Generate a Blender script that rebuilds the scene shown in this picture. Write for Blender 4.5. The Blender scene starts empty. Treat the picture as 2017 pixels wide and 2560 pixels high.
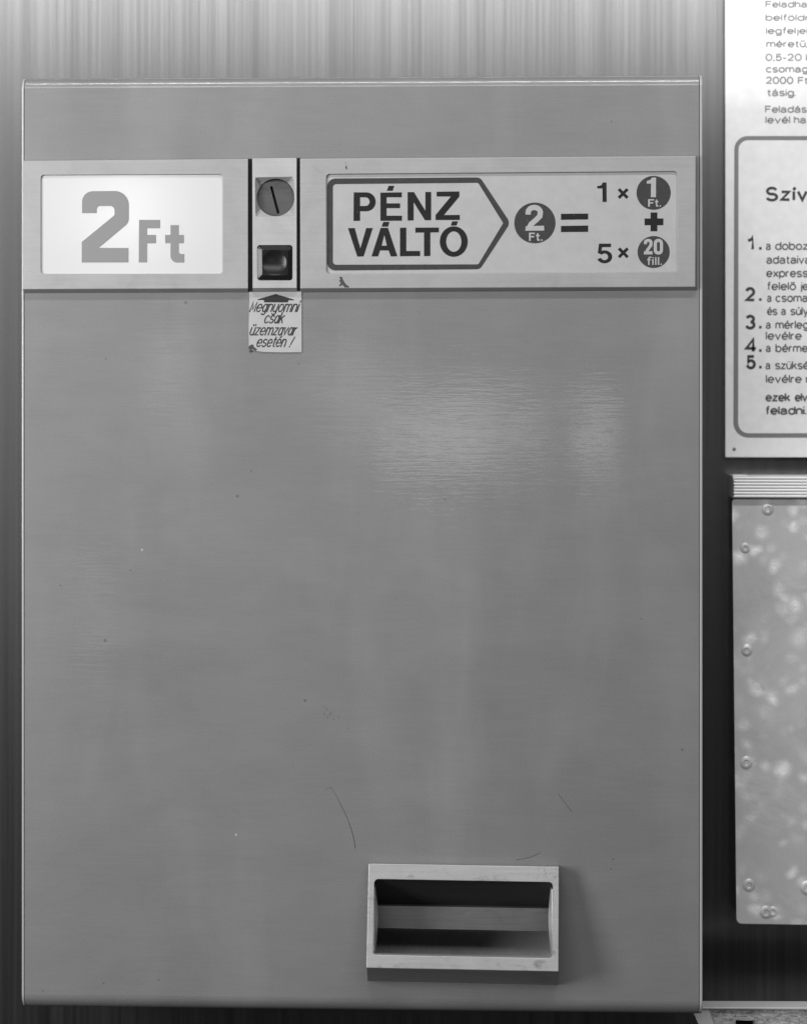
import bpy, bmesh, math, random
from mathutils import Vector
from mathutils.geometry import tessellate_polygon

random.seed(7)
sc = bpy.context.scene
COL = sc.collection

# ------------------------------------------------------------------ camera
D, YAW, S = 1.6, math.radians(2.07), 0.0003
F = D / S                                   # focal length in photo pixels
W0, H0, HX, HZ = 2017.0, 2560.0, 1008.5, 900.0
cam_d = bpy.data.cameras.new('camera')
cam = bpy.data.objects.new('camera', cam_d)
COL.objects.link(cam)
cam.location = (0, -D, 0)
cam.rotation_euler = (math.radians(90), 0, YAW)
cam_d.sensor_fit = 'VERTICAL'
cam_d.sensor_height = 36.0
cam_d.lens = 36.0 * F / H0
cam_d.shift_y = -(H0 / 2 - HZ) / H0
cam_d.clip_start = 0.05
cam_d.clip_end = 100
cam_d.dof.use_dof = True
cam_d.dof.focus_distance = D
cam_d.dof.aperture_fstop = 5.6
sc.camera = cam

# ------------------------------------------------------------------ light
wd = bpy.data.worlds.new('World')
sc.world = wd
wd.use_nodes = True
bg = wd.node_tree.nodes['Background']
bg.inputs[0].default_value = (1, 1, 1, 1)
bg.inputs[1].default_value = 0.032


def area(name, loc, aim, sx, sy, power, spread=180, shape='RECTANGLE'):
    l = bpy.data.lights.new(name, 'AREA')
    l.shape = shape
    l.size, l.size_y, l.energy = sx, sy, power
    l.spread = math.radians(spread)
    o = bpy.data.objects.new(name, l)
    COL.objects.link(o)
    o.location = loc
    o.rotation_euler = (Vector(aim) - Vector(loc)).to_track_quat('-Z', 'Y').to_euler()
    return o


area('ceiling_lamp', (-0.1, -2.3, 0.92), (0.0, 0.16, 0.05), 2.6, 0.42, 28)
area('overhead_lamp', (0.1, -1.05, 1.65), (0.1, 0.1, 0.0), 1.7, 0.13, 33)
area('key_lamp', (-1.24, -1.1, 0.10), (0.0, 0.0, -0.25), 0.5, 0.75, 25)
area('glint_lamp', (-0.045, -2.6, -0.142), (0, 0, -0.05), 0.36, 0.14, 0.52, shape='ELLIPSE')  # unseen lamps behind the camera, placed to mirror as glints in the enamel
area('glint_lamp', (0.225, -2.6, -0.142), (0, 0, -0.05), 0.10, 0.14, 0.17, shape='ELLIPSE')
area('glint_lamp', (-0.62, -2.6, -0.02), (0, 0, -0.05), 0.09, 0.14, 0.075, shape='ELLIPSE')  # added dim lamp for a faint pale patch at the panel's left
area('glint_lamp', (-0.77, -2.6, -0.49), (-0.3, 0, -0.2), 0.1, 0.18, 0.10, shape='ELLIPSE')  # another added lamp, for the lower pale patch on the left
area('glint_lamp', (-0.27, -2.6, -0.06), (0, 0, -0.05), 0.2, 0.12, 0.09, shape='ELLIPSE')  # added lamp that lets the main glint fade out leftwards

vs = sc.view_settings
vs.view_transform = 'Standard'
vs.look = 'None'
vs.exposure = 0.0
vs.gamma = 1.0
vs.use_curve_mapping = False
sc.display_settings.display_device = 'sRGB'
sc.render.engine = 'CYCLES'
sc.cycles.use_denoising = True
sc.cycles.denoiser = 'OPENIMAGEDENOISE'
sc.cycles.denoising_input_passes = 'RGB_ALBEDO_NORMAL'
sc.cycles.max_bounces = 8
sc.cycles.caustics_reflective = False
sc.cycles.sample_clamp_indirect = 4.0

CY, SY = math.cos(YAW), math.sin(YAW)


def P(px, py, y=0.0):
    """the point of the plane at depth y that the photograph shows at (px, py)"""
    u, v = px - HX, HZ - py
    dx, dy, dz = CY * u - SY * F, SY * u + CY * F, v
    t = (y + D) / dy
    return Vector((dx * t, y, dz * t))


# ------------------------------------------------------------------ materials
def mat(name, base, rough=0.5, metal=0.0, spec=0.5, coat=0.0, coat_rough=0.1):
    m = bpy.data.materials.new(name)
    m.use_nodes = True
    b = m.node_tree.nodes['Principled BSDF']
    b.inputs['Base Color'].default_value = (base, base, base, 1)
    b.inputs['Roughness'].default_value = rough
    b.inputs['Metallic'].default_value = metal
    b.inputs['Specular IOR Level'].default_value = spec
    b.inputs['Coat Weight'].default_value = coat
    b.inputs['Coat Roughness'].default_value = coat_rough
    return m


class NT:
    def __init__(self, m):
        self.t = m.node_tree
        self.b = self.t.nodes['Principled BSDF']
        self.co = self.t.nodes.new('ShaderNodeTexCoord').outputs['Object']

    def link(self, a, b):
        self.t.links.new(a, b)

    def mapping(self, scale, rot=(0, 0, 0), loc=(0, 0, 0)):
        n = self.t.nodes.new('ShaderNodeMapping')
        n.inputs['Scale'].default_value = scale
        n.inputs['Rotation'].default_value = rot
        n.inputs['Location'].default_value = loc
        self.link(self.co, n.inputs['Vector'])
        return n.outputs[0]

    def noise(self, vec, scale=1.0, detail=3, rough=0.55, dist=0.0):
        n = self.t.nodes.new('ShaderNodeTexNoise')
        n.inputs['Scale'].default_value = scale
        n.inputs['Detail'].default_value = detail
        n.inputs['Roughness'].default_value = rough
        n.inputs['Distortion'].default_value = dist
        self.link(vec, n.inputs['Vector'])
        return n.outputs[0]

    def rng(self, v, a, b, c, d, clamp=True):
        n = self.t.nodes.new('ShaderNodeMapRange')
        n.clamp = clamp
        for k, x in zip(('From Min', 'From Max', 'To Min', 'To Max'), (a, b, c, d)):
            n.inputs[k].default_value = x
        self.link(v, n.inputs['Value'])
        return n.outputs[0]

    def math(self, op, a, b=None, c=None):
        n = self.t.nodes.new('ShaderNodeMath')
        n.operation = op
        for i, x in enumerate((a, b, c)):
            if x is None:
                continue
            if isinstance(x, (int, float)):
                n.inputs[i].default_value = x
            else:
                self.link(x, n.inputs[i])
        return n.outputs[0]

    def bump(self, h, strength, dist, normal=None):
        n = self.t.nodes.new('ShaderNodeBump')
        n.inputs['Strength'].default_value = strength
        n.inputs['Distance'].default_value = dist
        self.link(h, n.inputs['Height'])
        if normal is not None:
            self.link(normal, n.inputs['Normal'])
        return n.outputs[0]

    def voronoi(self, vec, scale, feature='F1', rnd=1.0):
        n = self.t.nodes.new('ShaderNodeTexVoronoi')
        n.feature = feature
        n.inputs['Scale'].default_value = scale
        n.inputs['Randomness'].default_value = rnd
        self.link(vec, n.inputs['Vector'])
        return n


def specks(n, scale, size, keep):
    """1 inside a few tiny irregular dots"""
    v = n.voronoi(n.mapping((1, 0.2, 1)), scale)
    sepr = n.t.nodes.new('ShaderNodeSeparateColor')
    n.link(v.outputs['Color'], sepr.inputs[0])
    inside = n.math('LESS_THAN', v.outputs['Distance'], n.math('MULTIPLY', sepr.outputs[1], size))
    return n.math('MULTIPLY', inside, n.math('LESS_THAN', sepr.outputs[0], keep))


def painted_metal():
    m = mat('grey_enamel', 0.2, 0.43, 0, 0.45, 0.5, 0.07)
    n = NT(m)
    big = n.noise(n.mapping((3, 3, 3)), 1.6, 4, 0.6)
    fine = n.noise(n.mapping((1000, 1000, 1300)), 1.0, 2, 0.6)
    smear = n.noise(n.mapping((9, 9, 26)), 1.0, 5, 0.65, 0.6)
    c = n.math('ADD', n.rng(big, 0.3, 0.7, 0.136, 0.156), n.rng(fine, 0.25, 0.75, -0.020, 0.020))
    c = n.math('ADD', c, n.rng(smear, 0.3, 0.75, -0.009, 0.010))
    brushed_ = n.noise(n.mapping((26, 26, 760)), 1.0, 3, 0.6)
    c = n.math('ADD', c, n.rng(brushed_, 0.3, 0.7, -0.005, 0.005))
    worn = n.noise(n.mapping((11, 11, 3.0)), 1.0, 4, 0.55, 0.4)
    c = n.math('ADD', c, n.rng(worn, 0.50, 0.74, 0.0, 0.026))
    dark = n.math('MAXIMUM', specks(n, 60, 0.075, 0.12), specks(n, 22, 0.03, 0.3))
    c = n.math('MULTIPLY', c, n.math('SUBTRACT', 1.0, n.math('MULTIPLY', dark, 0.4)))
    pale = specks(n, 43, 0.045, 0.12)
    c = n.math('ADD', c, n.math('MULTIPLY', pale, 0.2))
    comb = n.t.nodes.new('ShaderNodeCombineColor')
    for i in range(3):
        n.link(c, comb.inputs[i])
    n.link(comb.outputs[0], n.b.inputs['Base Color'])
    # rubbed brush lines in the lacquer break reflections into short level glints
    st1 = n.noise(n.mapping((24, 24, 400)), 1.0, 2, 0.5, 0.3)
    st2 = n.noise(n.mapping((90, 90, 720)), 1.0, 1, 0.5, 0.4)
    h = n.math('ADD', st1, n.math('MULTIPLY', st2, 0.6))
    nb = n.bump(h, 0.058, 0.0007)
    n.link(nb, n.b.inputs['Coat Normal'])
    patch = n.noise(n.mapping((7, 7, 13)), 1.0, 4, 0.6, 0.8)
    n.link(n.rng(patch, 0.36, 0.62, 0.3, 0.6), n.b.inputs['Coat Weight'])
    return m


def wood_veneer():
    m = mat('dark_veneer', 0.02, 0.36, 0, 0.8)
    n = NT(m)
    a = n.noise(n.mapping((105, 1, 0.5)), 1.0, 5, 0.66, 0.03)
    b = n.noise(n.mapping((380, 1, 2.5)), 1.0, 3, 0.6, 0.0)
    c = n.noise(n.mapping((900, 1, 60)), 1.0, 2, 0.5)
    grain = n.math('ADD', n.math('MULTIPLY', a, 0.56), n.math('MULTIPLY', b, 0.44))
    grain = n.math('ADD', n.math('MULTIPLY', grain, 0.93), n.math('MULTIPLY', c, 0.07))
    v = n.rng(grain, 0.38, 0.64, 0.003, 0.024)
    comb = n.t.nodes.new('ShaderNodeCombineColor')
    for i in range(3):
        n.link(v, comb.inputs[i])
    n.link(comb.outputs[0], n.b.inputs['Base Color'])
    n.link(n.rng(grain, 0.36, 0.64, 0.62, 0.92), n.b.inputs['Specular IOR Level'])
    n.b.inputs['IOR'].default_value = 1.9
    n.link(n.rng(grain, 0.36, 0.64, 0.25, 0.23), n.b.inputs['Roughness'])
    n.link(n.bump(grain, 0.03, 0.0006), n.b.inputs['Normal'])
    return m


def brushed(name, base, rough, metal, along='x', contrast=0.12, dirt=0.0, bump=0.05):
    m = mat(name, base, rough, metal, 0.5)
    n = NT(m)
    sx = (18, 400, 700) if along == 'x' else (700, 400, 18)
    g = n.noise(n.mapping(sx), 1.0, 3, 0.6)
    big = n.noise(n.mapping((30, 30, 30)), 1.0, 4, 0.65, 0.5)
    grain = n.noise(n.mapping((1500, 1500, 1500)), 1.0, 1, 0.5)
    c = n.rng(g, 0.25, 0.75, base * (1 - contrast), base * (1 + contrast))
    c = n.math('ADD', c, n.rng(big, 0.3, 0.7, -0.08 * base, 0.08 * base))
    c = n.math('ADD', c, n.rng(grain, 0.3, 0.7, -0.04 * base, 0.04 * base))
    if dirt:
        d1 = n.noise(n.mapping((55, 55, 95)), 1.0, 6, 0.75, 1.0)
        c = n.math('MULTIPLY', c, n.rng(d1, 0.55, 0.68, 1.0, 1.0 - dirt))
    comb = n.t.nodes.new('ShaderNodeCombineColor')
    for i in range(3):
        n.link(c, comb.inputs[i])
    n.link(comb.outputs[0], n.b.inputs['Base Color'])
    n.link(n.rng(big, 0.3, 0.7, rough * 0.85, rough * 1.2), n.b.inputs['Roughness'])
    n.link(n.bump(g, bump, 0.0004), n.b.inputs['Normal'])
    return m


def swirl_metal():
    """sheet metal dressed with a rotating brush: overlapping rings, each catching light"""
    m = mat('swirled_aluminium', 0.5, 0.45, 0.2, 0.5)
    n = NT(m)
    warp = n.t.nodes.new('ShaderNodeMixRGB')
    h = None
    tot = None
    wob = n.t.nodes.new('ShaderNodeTexNoise')
    wob.inputs['Scale'].default_value = 55
    wob.inputs['Detail'].default_value = 3
    n.link(n.co, wob.inputs['Vector'])
    vm = n.t.nodes.new('ShaderNodeVectorMath')
    vm.operation = 'MULTIPLY_ADD'
    n.link(wob.outputs['Color'], vm.inputs[0])
    vm.inputs[1].default_value = (0.012, 0, 0.012)
    n.link(n.co, vm.inputs[2])
    patch = n.noise(n.mapping((95, 95, 95)), 1.0, 4, 0.65, 0.5)
    for sc_, off in ((46, (0, 0, 0)), (55, (0.37, 0, 0.21)), (39, (0.13, 0, 0.7)), (64, (0.71, 0, 0.4))):
        mp = n.t.nodes.new('ShaderNodeMapping')
        mp.inputs['Scale'].default_value = (1, 0, 1)
        mp.inputs['Location'].default_value = off
        n.link(vm.outputs[0], mp.inputs['Vector'])
        v = n.voronoi(mp.outputs[0], sc_)
        d = v.outputs['Distance']
        ring = n.math('SINE', n.math('MULTIPLY', d, 95.0))
        fall = n.rng(d, 0.08, 0.42, 1.0, 0.0)
        sep = n.t.nodes.new('ShaderNodeSeparateColor')
        n.link(v.outputs['Color'], sep.inputs[0])
        keep = n.rng(sep.outputs[0], 0.0, 0.8, 0.0, 1.0)
        keep = n.math('MULTIPLY', keep, n.rng(patch, 0.30, 0.55, 0.4, 1.0))
        r = n.math('MULTIPLY', n.math('MULTIPLY', ring, fall), keep)
        h = r if h is None else n.math('ADD', h, r)
        f2 = n.math('MULTIPLY', n.math('POWER', fall, 1.6), keep)
        f2 = n.math('MULTIPLY', f2, n.rng(ring, -1, 1, 0.76, 1.06))
        tot = f2 if tot is None else n.math('ADD', tot, f2)
    big = n.noise(n.mapping((14, 14, 14)), 1.0, 5, 0.6, 0.6)
    c = n.math('ADD', n.rng(big, 0.3, 0.7, 0.50, 0.66), n.math('MULTIPLY', tot, 0.55))
    fine = n.noise(n.mapping((900, 900, 900)), 1.0, 1, 0.5)
    c = n.math('ADD', c, n.rng(fine, 0.3, 0.7, -0.02, 0.02))
    comb = n.t.nodes.new('ShaderNodeCombineColor')
    for i in range(3):
        n.link(c, comb.inputs[i])
    n.link(comb.outputs[0], n.b.inputs['Base Color'])
    low = n.bump(big, 0.35, 0.004)
    n.link(n.bump(h, 0.22, 0.0003, low), n.b.inputs['Normal'])
    n.t.nodes.remove(warp)
    return m


def chipboard():
    m = mat('chipboard', 0.3, 0.8, 0, 0.2)
    n = NT(m)
    a = n.noise(n.mapping((150, 150, 420)), 1.0, 4, 0.7, 1.2)
    b = n.noise(n.mapping((420, 420, 900)), 1.0, 3, 0.7)
    g = n.math('ADD', n.math('MULTIPLY', a, 0.7), n.math('MULTIPLY', b, 0.3))
    c = n.rng(g, 0.38, 0.62, 0.10, 0.40)
    comb = n.t.nodes.new('ShaderNodeCombineColor')
    for i in range(3):
        n.link(c, comb.inputs[i])
    n.link(comb.outputs[0], n.b.inputs['Base Color'])
    n.link(n.bump(g, 0.5, 0.002), n.b.inputs['Normal'])
    return m


def paper(name, base, rough=0.8, coat=0.0):
    m = mat(name, base, rough, 0, 0.35, coat, 0.3)
    n = NT(m)
    g = n.noise(n.mapping((120, 120, 120)), 1.0, 4, 0.6)
    c = n.rng(g, 0.3, 0.7, base * 0.95, base * 1.05)
    comb = n.t.nodes.new('ShaderNodeCombineColor')
    for i in range(3):
        n.link(c, comb.inputs[i])
    n.link(comb.outputs[0], n.b.inputs['Base Color'])
    return m


def worn_ink(name, base, rough=0.5):
    m = mat(name, base, 0.6, 0, 0.12)
    n = NT(m)
    g = n.noise(n.mapping((300, 300, 300)), 1.0, 3, 0.6)
    c = n.rng(g, 0.25, 0.75, base * 0.86, base * 1.14)
    w = specks(n, 260, 0.09, 0.12)
    c = n.math('ADD', c, n.math('MULTIPLY', w, 0.12))
    comb = n.t.nodes.new('ShaderNodeCombineColor')
    for i in range(3):
        n.link(c, comb.inputs[i])
    n.link(comb.outputs[0], n.b.inputs['Base Color'])
    return m


def lit_plastic():
    m = mat('lit_milk_plastic', 0.55, 0.4, 0, 0.4)
    n = NT(m)
    n.b.inputs['Emission Color'].default_value = (1, 1, 1, 1)
    n.b.inputs['Emission Strength'].default_value = 0.15
    out = n.t.nodes['Material Output']
    tr = n.t.nodes.new('ShaderNodeBsdfTranslucent')
    tr.inputs[0].default_value = (0.85, 0.85, 0.85, 1)
    mx = n.t.nodes.new('ShaderNodeMixShader')
    mx.inputs[0].default_value = 0.35
    n.link(n.b.outputs[0], mx.inputs[1])
    n.link(tr.outputs[0], mx.inputs[2])
    n.link(mx.outputs[0], out.inputs[0])
    return m


M = dict(
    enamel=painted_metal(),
    edge=mat('enamel_edge', 0.3, 0.35, 0.0, 0.5, 0.5, 0.15),
    veneer=wood_veneer(),
    alu=brushed('satin_aluminium', 0.255, 0.5, 0.25, 'x', 0.05, 0.0),
    alu_strip=brushed('satin_aluminium_strip', 0.31, 0.5, 0.25, 'x', 0.05),
    steel=brushed('brushed_steel', 0.24, 0.4, 0.3, 'x', 0.10, 0.5),
    steel_dark=brushed('worn_steel', 0.11, 0.45, 0.5, 'x', 0.14, 0.2),
    steel_shadow=brushed('steel_shaded', 0.04, 0.5, 0.2, 'x', 0.15, 0.2),  # tray ceiling: its shade put into a darker steel colour
    steel_under=brushed('steel_bounce_lit', 0.36, 0.5, 0.2, 'x', 0.15, 0.3),  # tray underside: colour raised in place of light off a floor
    scoop=brushed('scoop_steel', 0.62, 0.32, 0.45, 'z', 0.08, 0.1),
    disc=brushed('worn_disc', 0.06, 0.45, 0.4, 'x', 0.1, 0.5),
    black=mat('black_gap', 0.012, 0.6, 0, 0.2),
    button=mat('black_plastic', 0.009, 0.24, 0, 0.24),
    lit=lit_plastic(),
    grey_ink=mat('grey_print', 0.185, 0.5, 0, 0.3),
    pane=paper('sign_pane_plastic', 0.30, 0.45, 0.1),
    ink=worn_ink('dark_print', 0.013),
    ring_ink=worn_ink('grey_brown_print', 0.038),
    paper=paper('label_paper', 0.33, 0.85),
    smudge=mat('smudge', 0.06, 0.9, 0, 0.1),
    pen=mat('pen_ink', 0.012, 0.6, 0, 0.3),
    board=paper('notice_white', 0.84, 0.42, 0.5),
    board_grey=mat('notice_grey_line', 0.2, 0.5, 0, 0.4, 0.4, 0.3),
    board_ink_glare=mat('notice_ink_glare', 0.22, 0.5, 0, 0.4, 0.4, 0.3),  # top paragraph's ink, lightened to carry the glare on the board
    board_ink=mat('notice_ink', 0.09, 0.5, 0, 0.4, 0.4, 0.3),
    board_ink_bold=mat('notice_ink_bold', 0.03, 0.5, 0, 0.4, 0.4, 0.3),
    swirl=swirl_metal(),
    ribbed=brushed('ribbed_aluminium', 0.74, 0.45, 0.15, 'x', 0.06),
    chip=chipboard(),
    trim=mat('pale_trim', 0.42, 0.45, 0.2, 0.5),
    endtrim=brushed('pale_laminate', 0.36, 0.6, 0.0, 'x', 0.05),
)

# ------------------------------------------------------------------ mesh helpers


class MB:
    """collects vertices and faces of one mesh"""

    def __init__(self):
        self.v, self.f, self.mi, self.sm = [], [], [], []

    def add(self, verts, faces, mi=0, smooth=False):
        o = len(self.v)
        self.v += [tuple(p) for p in verts]
        for f in faces:
            self.f.append([i + o for i in f])
            self.mi.append(mi)
            self.sm.append(smooth)

    def poly(self, outer, holes=(), mi=0):
        loops = [list(outer)] + [list(h) for h in holes]
        flat = [p for l in loops for p in l]
        # tessellate in the XZ projection
        tl = [[Vector((p[0], p[2], 0)) for p in l] for l in loops]
        tris = tessellate_polygon(tl)
        out = []
        for a, b, c in tris:
            pa, pb, pc = flat[a], flat[b], flat[c]
            s = (pb[0] - pa[0]) * (pc[2] - pa[2]) - (pb[2] - pa[2]) * (pc[0] - pa[0])
            if abs(s) < 1e-13:
                continue
            out.append((a, b, c) if s > 0 else (a, c, b))   # front side towards -Y
        self.add(flat, out, mi)

    def loft(self, a, b, mi=0, smooth=False, close=True):
        n = len(a)
        fs = []
        for i in range(n if close else n - 1):
            j = (i + 1) % n
            fs.append((i, j, n + j, n + i))
        self.add(list(a) + list(b), fs, mi, smooth)

    def slab(self, front, back, holes_f=(), holes_b=(), mi=0, back_face=False, smooth_holes=True):
        """a plate: front loop, back loop (same count), through holes"""
        self.poly(front, holes_f, mi)
        if back_face:
            self.poly(back, holes_b, mi)
        self.loft(front, back, mi)
        for hf, hb in zip(holes_f, holes_b):
            self.loft(hf, hb, mi, smooth_holes and len(hf) > 8)

    def box(self, x0, x1, y0, y1, z0, z1, mi=0):
        vs_ = [(x, y, z) for x in (x0, x1) for y in (y0, y1) for z in (z0, z1)]
        self.add(vs_, [(0, 1, 3, 2), (4, 6, 7, 5), (0, 4, 5, 1), (2, 3, 7, 6), (0, 2, 6, 4), (1, 5, 7, 3)], mi)

    def build(self, name, mats, parent=None, recalc=True, bevel=0, segs=2, angle=35):
        me = bpy.data.meshes.new(name)
        me.from_pydata(self.v, [], self.f)
        me.update()
        for p, mi, s in zip(me.polygons, self.mi, self.sm):
            p.material_index = mi
            p.use_smooth = s
        bm = bmesh.new()
        bm.from_mesh(me)
        if bevel:
            bmesh.ops.remove_doubles(bm, verts=bm.verts, dist=1e-6)
        if recalc:
            bmesh.ops.recalc_face_normals(bm, faces=bm.faces)
        bm.to_mesh(me)
        bm.free()
        for m in (mats if isinstance(mats, (list, tuple)) else [mats]):
            me.materials.append(m)
        o = bpy.data.objects.new(name, me)
        COL.objects.link(o)
        if parent is not None:
            o.parent = parent
        if bevel:
            b = o.modifiers.new('bevel', 'BEVEL')
            b.width, b.segments = bevel, segs
            b.limit_method = 'ANGLE'
            b.angle_limit = math.radians(angle)
        return o


def tag(o, label, cat, group=None, kind=None):
    o['label'] = label
    o['category'] = cat
    if group:
        o['group'] = group
    if kind:
        o['kind'] = kind
    return o


def rpoly(pts, rad, n=6):
    """round the corners of a pixel polygon; rad: one radius or one for each corner"""
    out = []
    N = len(pts)
    for i, p in enumerate(pts):
        r = rad[i] if isinstance(rad, (list, tuple)) else rad
        if r <= 0:
            out.append(p)
            continue
        a, b = Vector(pts[i - 1]), Vector(pts[(i + 1) % N])
        p = Vector(p)
        u, w = (a - p).normalized(), (b - p).normalized()
        ang = u.angle(w)
        t = min(r / math.tan(ang / 2), (a - p).length * 0.49, (b - p).length * 0.49)
        r2 = t * math.tan(ang / 2)
        c = p + (u + w).normalized() * (r2 / math.sin(ang / 2))
        s, e = p + u * t - c, p + w * t - c
        a0, a1 = math.atan2(s.y, s.x), math.atan2(e.y, e.x)
        while a1 - a0 > math.pi:
            a1 -= 2 * math.pi
        while a1 - a0 < -math.pi:
            a1 += 2 * math.pi
        for k in range(n + 1):
            t_ = a0 + (a1 - a0) * k / n
            out.append((c.x + r2 * math.cos(t_), c.y + r2 * math.sin(t_)))
    return out


def ell(cx, cy, rx, ry, n=48, a0=0, a1=360):
    full = abs(a1 - a0) >= 360
    m = n if full else n + 1
    return [(cx + rx * math.cos(math.radians(a0 + (a1 - a0) * k / n)),
             cy + ry * math.sin(math.radians(a0 + (a1 - a0) * k / n))) for k in range(m)]


def L(pts, y):
    return [P(a, b, y) for a, b in pts]


def ribbon(mb, pts, w, y, mi=0, cap='flat', closed=False):
    """a printed line of width w (pixels) along a pixel polyline on plane y"""
    q = [Vector(p) for p in pts]
    q = [p for i, p in enumerate(q) if i == 0 or (p - q[i - 1]).length > 1e-4]
    n = len(q)
    if n < 2:
        return
    lft, rgt = [], []
    for i in range(n):
        if closed:
            d0, d1 = (q[i] - q[i - 1]), (q[(i + 1) % n] - q[i])
        else:
            d0 = (q[i] - q[i - 1]) if i else (q[1] - q[0])
            d1 = (q[i + 1] - q[i]) if i < n - 1 else d0
        d0, d1 = d0.normalized(), d1.normalized()
        n0, n1 = Vector((-d0.y, d0.x)), Vector((-d1.y, d1.x))
        m = n0 + n1
        m = n1 if m.length < 1e-3 else m.normalized()
        k = min(1 / max(m.dot(n1), 0.2), 2.0)
        lft.append(q[i] + m * (w / 2 * k))
        rgt.append(q[i] - m * (w / 2 * k))
    fs = []
    for i in range(n if closed else n - 1):
        j = (i + 1) % n
        fs.append((i, j, n + j, n + i))
    mb.add([P(p.x, p.y, y) for p in lft + rgt], fs, mi)
    if cap == 'round' and not closed:
        for end, dirn in ((q[0], (q[0] - q[1]).normalized()), (q[-1], (q[-1] - q[-2]).normalized())):
            a = math.atan2(dirn.y, dirn.x)
            arc = [end + Vector((math.cos(a + t), math.sin(a + t))) * (w / 2)
                   for t in [math.pi * (k / 8 - 0.5) for k in range(9)]]
            mb.add([P(p.x, p.y, y) for p in arc], [list(range(9))], mi)


# ------------------------------------------------------------------ a line alphabet (x height 1, capitals and digits 1.4)
def E(cx, cy, rx, ry, a0, a1, n=16):
    return [(cx + rx * math.cos(math.radians(a0 + (a1 - a0) * k / n)),
             cy + ry * math.sin(math.radians(a0 + (a1 - a0) * k / n))) for k in range(n + 1)]


ASC = 1.42
BOWL = E(.44, .5, .43, .5, 180, -180, 26)
G = {
    'a': ([E(.42, .68, .37, .32, 160, 0) + [(.79, .2), (.9, 0)], [(.79, .57), (.45, .55)] + E(.36, .275, .34, .275, 95, 270) + E(.4, .4, .39, .4, -70, -5)], .88),
    'b': ([[(0, ASC), (0, 0)], BOWL], .87), 'd': ([[(.87, ASC), (.87, 0)], BOWL], .87),
    'c': ([E(.44, .5, .43, .5, 42, 318, 20)], .8),
    'e': ([[(.02, .5), (.87, .5)] + E(.44, .5, .43, .5, 6, 318, 22)], .87),
    'f': ([E(.42, 1.14, .24, .28, 80, 180, 8) + [(.18, 0)], [(0, .95), (.42, .95)]], .42),
    'g': ([BOWL, [(.87, 1), (.87, -.08)] + E(.45, -.08, .42, .32, 0, -155, 12)], .87),
    'h': ([[(0, ASC), (0, 0)], [(0, .55)] + E(.38, .6, .38, .4, 170, 0, 12) + [(.76, 0)]], .76),
    'i': ([[(0, 1), (0, 0)], [(0, 1.26), (0, 1.42)]], 0),
    'j': ([[(.16, 1), (.16, -.15)] + E(0, -.15, .16, .22, 0, -90, 6), [(.16, 1.26), (.16, 1.42)]], .16),
    'k': ([[(0, ASC), (0, 0)], [(.7, 1), (0, .4)], [(.26, .62), (.74, 0)]], .74),
    'l': ([[(0, ASC), (0, 0)]], 0),
    'm': ([[(0, 1), (0, 0)], [(0, .55)] + E(.32, .62, .32, .38, 170, 0, 12) + [(.64, 0)], [(.64, .55)] + E(.96, .62, .32, .38, 170, 0, 12) + [(1.28, 0)]], 1.28),
    'n': ([[(0, 1), (0, 0)], [(0, .55)] + E(.38, .6, .38, .4, 170, 0, 12) + [(.76, 0)]], .76),
    'o': ([BOWL], .87), 'p': ([[(0, 1), (0, -.42)], BOWL], .87),
    'r': ([[(0, 1), (0, 0)], [(0, .5)] + E(.42, .55, .42, .42, 175, 90, 8)], .44),
    's': ([E(.38, .745, .35, .255, 25, 270, 14) + E(.38, .25, .37, .25, 85, -160, 14)], .75),
    't': ([[(.2, 1.3), (.2, .28)] + E(.42, .24, .22, .23, 180, 285, 8), [(0, .95), (.46, .95)]], .48),
    'u': ([[(0, 1), (0, .4)] + E(.38, .4, .38, .4, 180, 350, 12), [(.76, 1), (.76, 0)]], .76),
    'v': ([[(0, 1), (.4, 0), (.8, 1)]], .8),
    'x': ([[(0, 1), (.76, 0)], [(.76, 1), (0, 0)]], .76),
    'y': ([[(0, 1), (.4, 0)], [(.8, 1), (.34, -.2)] + E(.14, -.2, .2, .2, 0, -100, 6)], .8),
    'z': ([[(.03, .95), (.74, .95), (.02, .05), (.78, .05)]], .78),
    'F': ([[(0, 0), (0, 1.36), (.85, 1.36)], [(0, .72), (.75, .72)]], .85),
    'S': ([E(.5, 1.04, .44, .36, 20, 270, 14) + E(.5, .35, .48, .36, 85, -165, 14)], 1.0),
    'M': ([[(0, 0), (0, 1.4), (.5, .5), (1.0, 1.4), (1.0, 0)]], 1.0),
    '0': ([E(.46, .7, .45, .7, 180, -180, 28)], .92),
    '1': ([[(0, 1.02), (.2, 1.08), (.36, 1.22), (.38, 1.4), (.38, 0)]], .45),
    '2': ([E(.42, .98, .4, .42, 165, -35, 14) + [(.03, .06), (.86, .06)]], .88),
    '3': ([E(.42, 1.04, .37, .35, 160, -80, 12), E(.42, .36, .42, .37, 85, -165, 14)], .86),
    '4': ([[(.68, 0), (.68, 1.4), (.0, .36), (.95, .36)]], .95),
    '5': ([[(.78, 1.34), (.16, 1.34), (.08, .66)] + E(.42, .44, .42, .43, 140, -165, 16)], .86),
    '.': ([[(0, 0), (0, .17)]], 0), ',': ([[(.05, .14), (.05, .02), (-.04, -.2)]], .05),
    '-': ([[(0, .5), (.42, .5)]], .42), '!': ([[(0, ASC), (0, .36)], [(0, 0), (0, .12)]], 0),
    ' ': ([], .34),
}
ACUTE = lambda x: [[(x - .08, 1.18), (x + .14, 1.45)]]
DOTS = lambda x: [[(x - .2, 1.26), (x - .2, 1.42)], [(x + .2, 1.26), (x + .2, 1.42)]]
DBL = lambda x: [[(x - .26, 1.18), (x - .08, 1.45)], [(x + .06, 1.18), (x + .24, 1.45)]]
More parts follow.
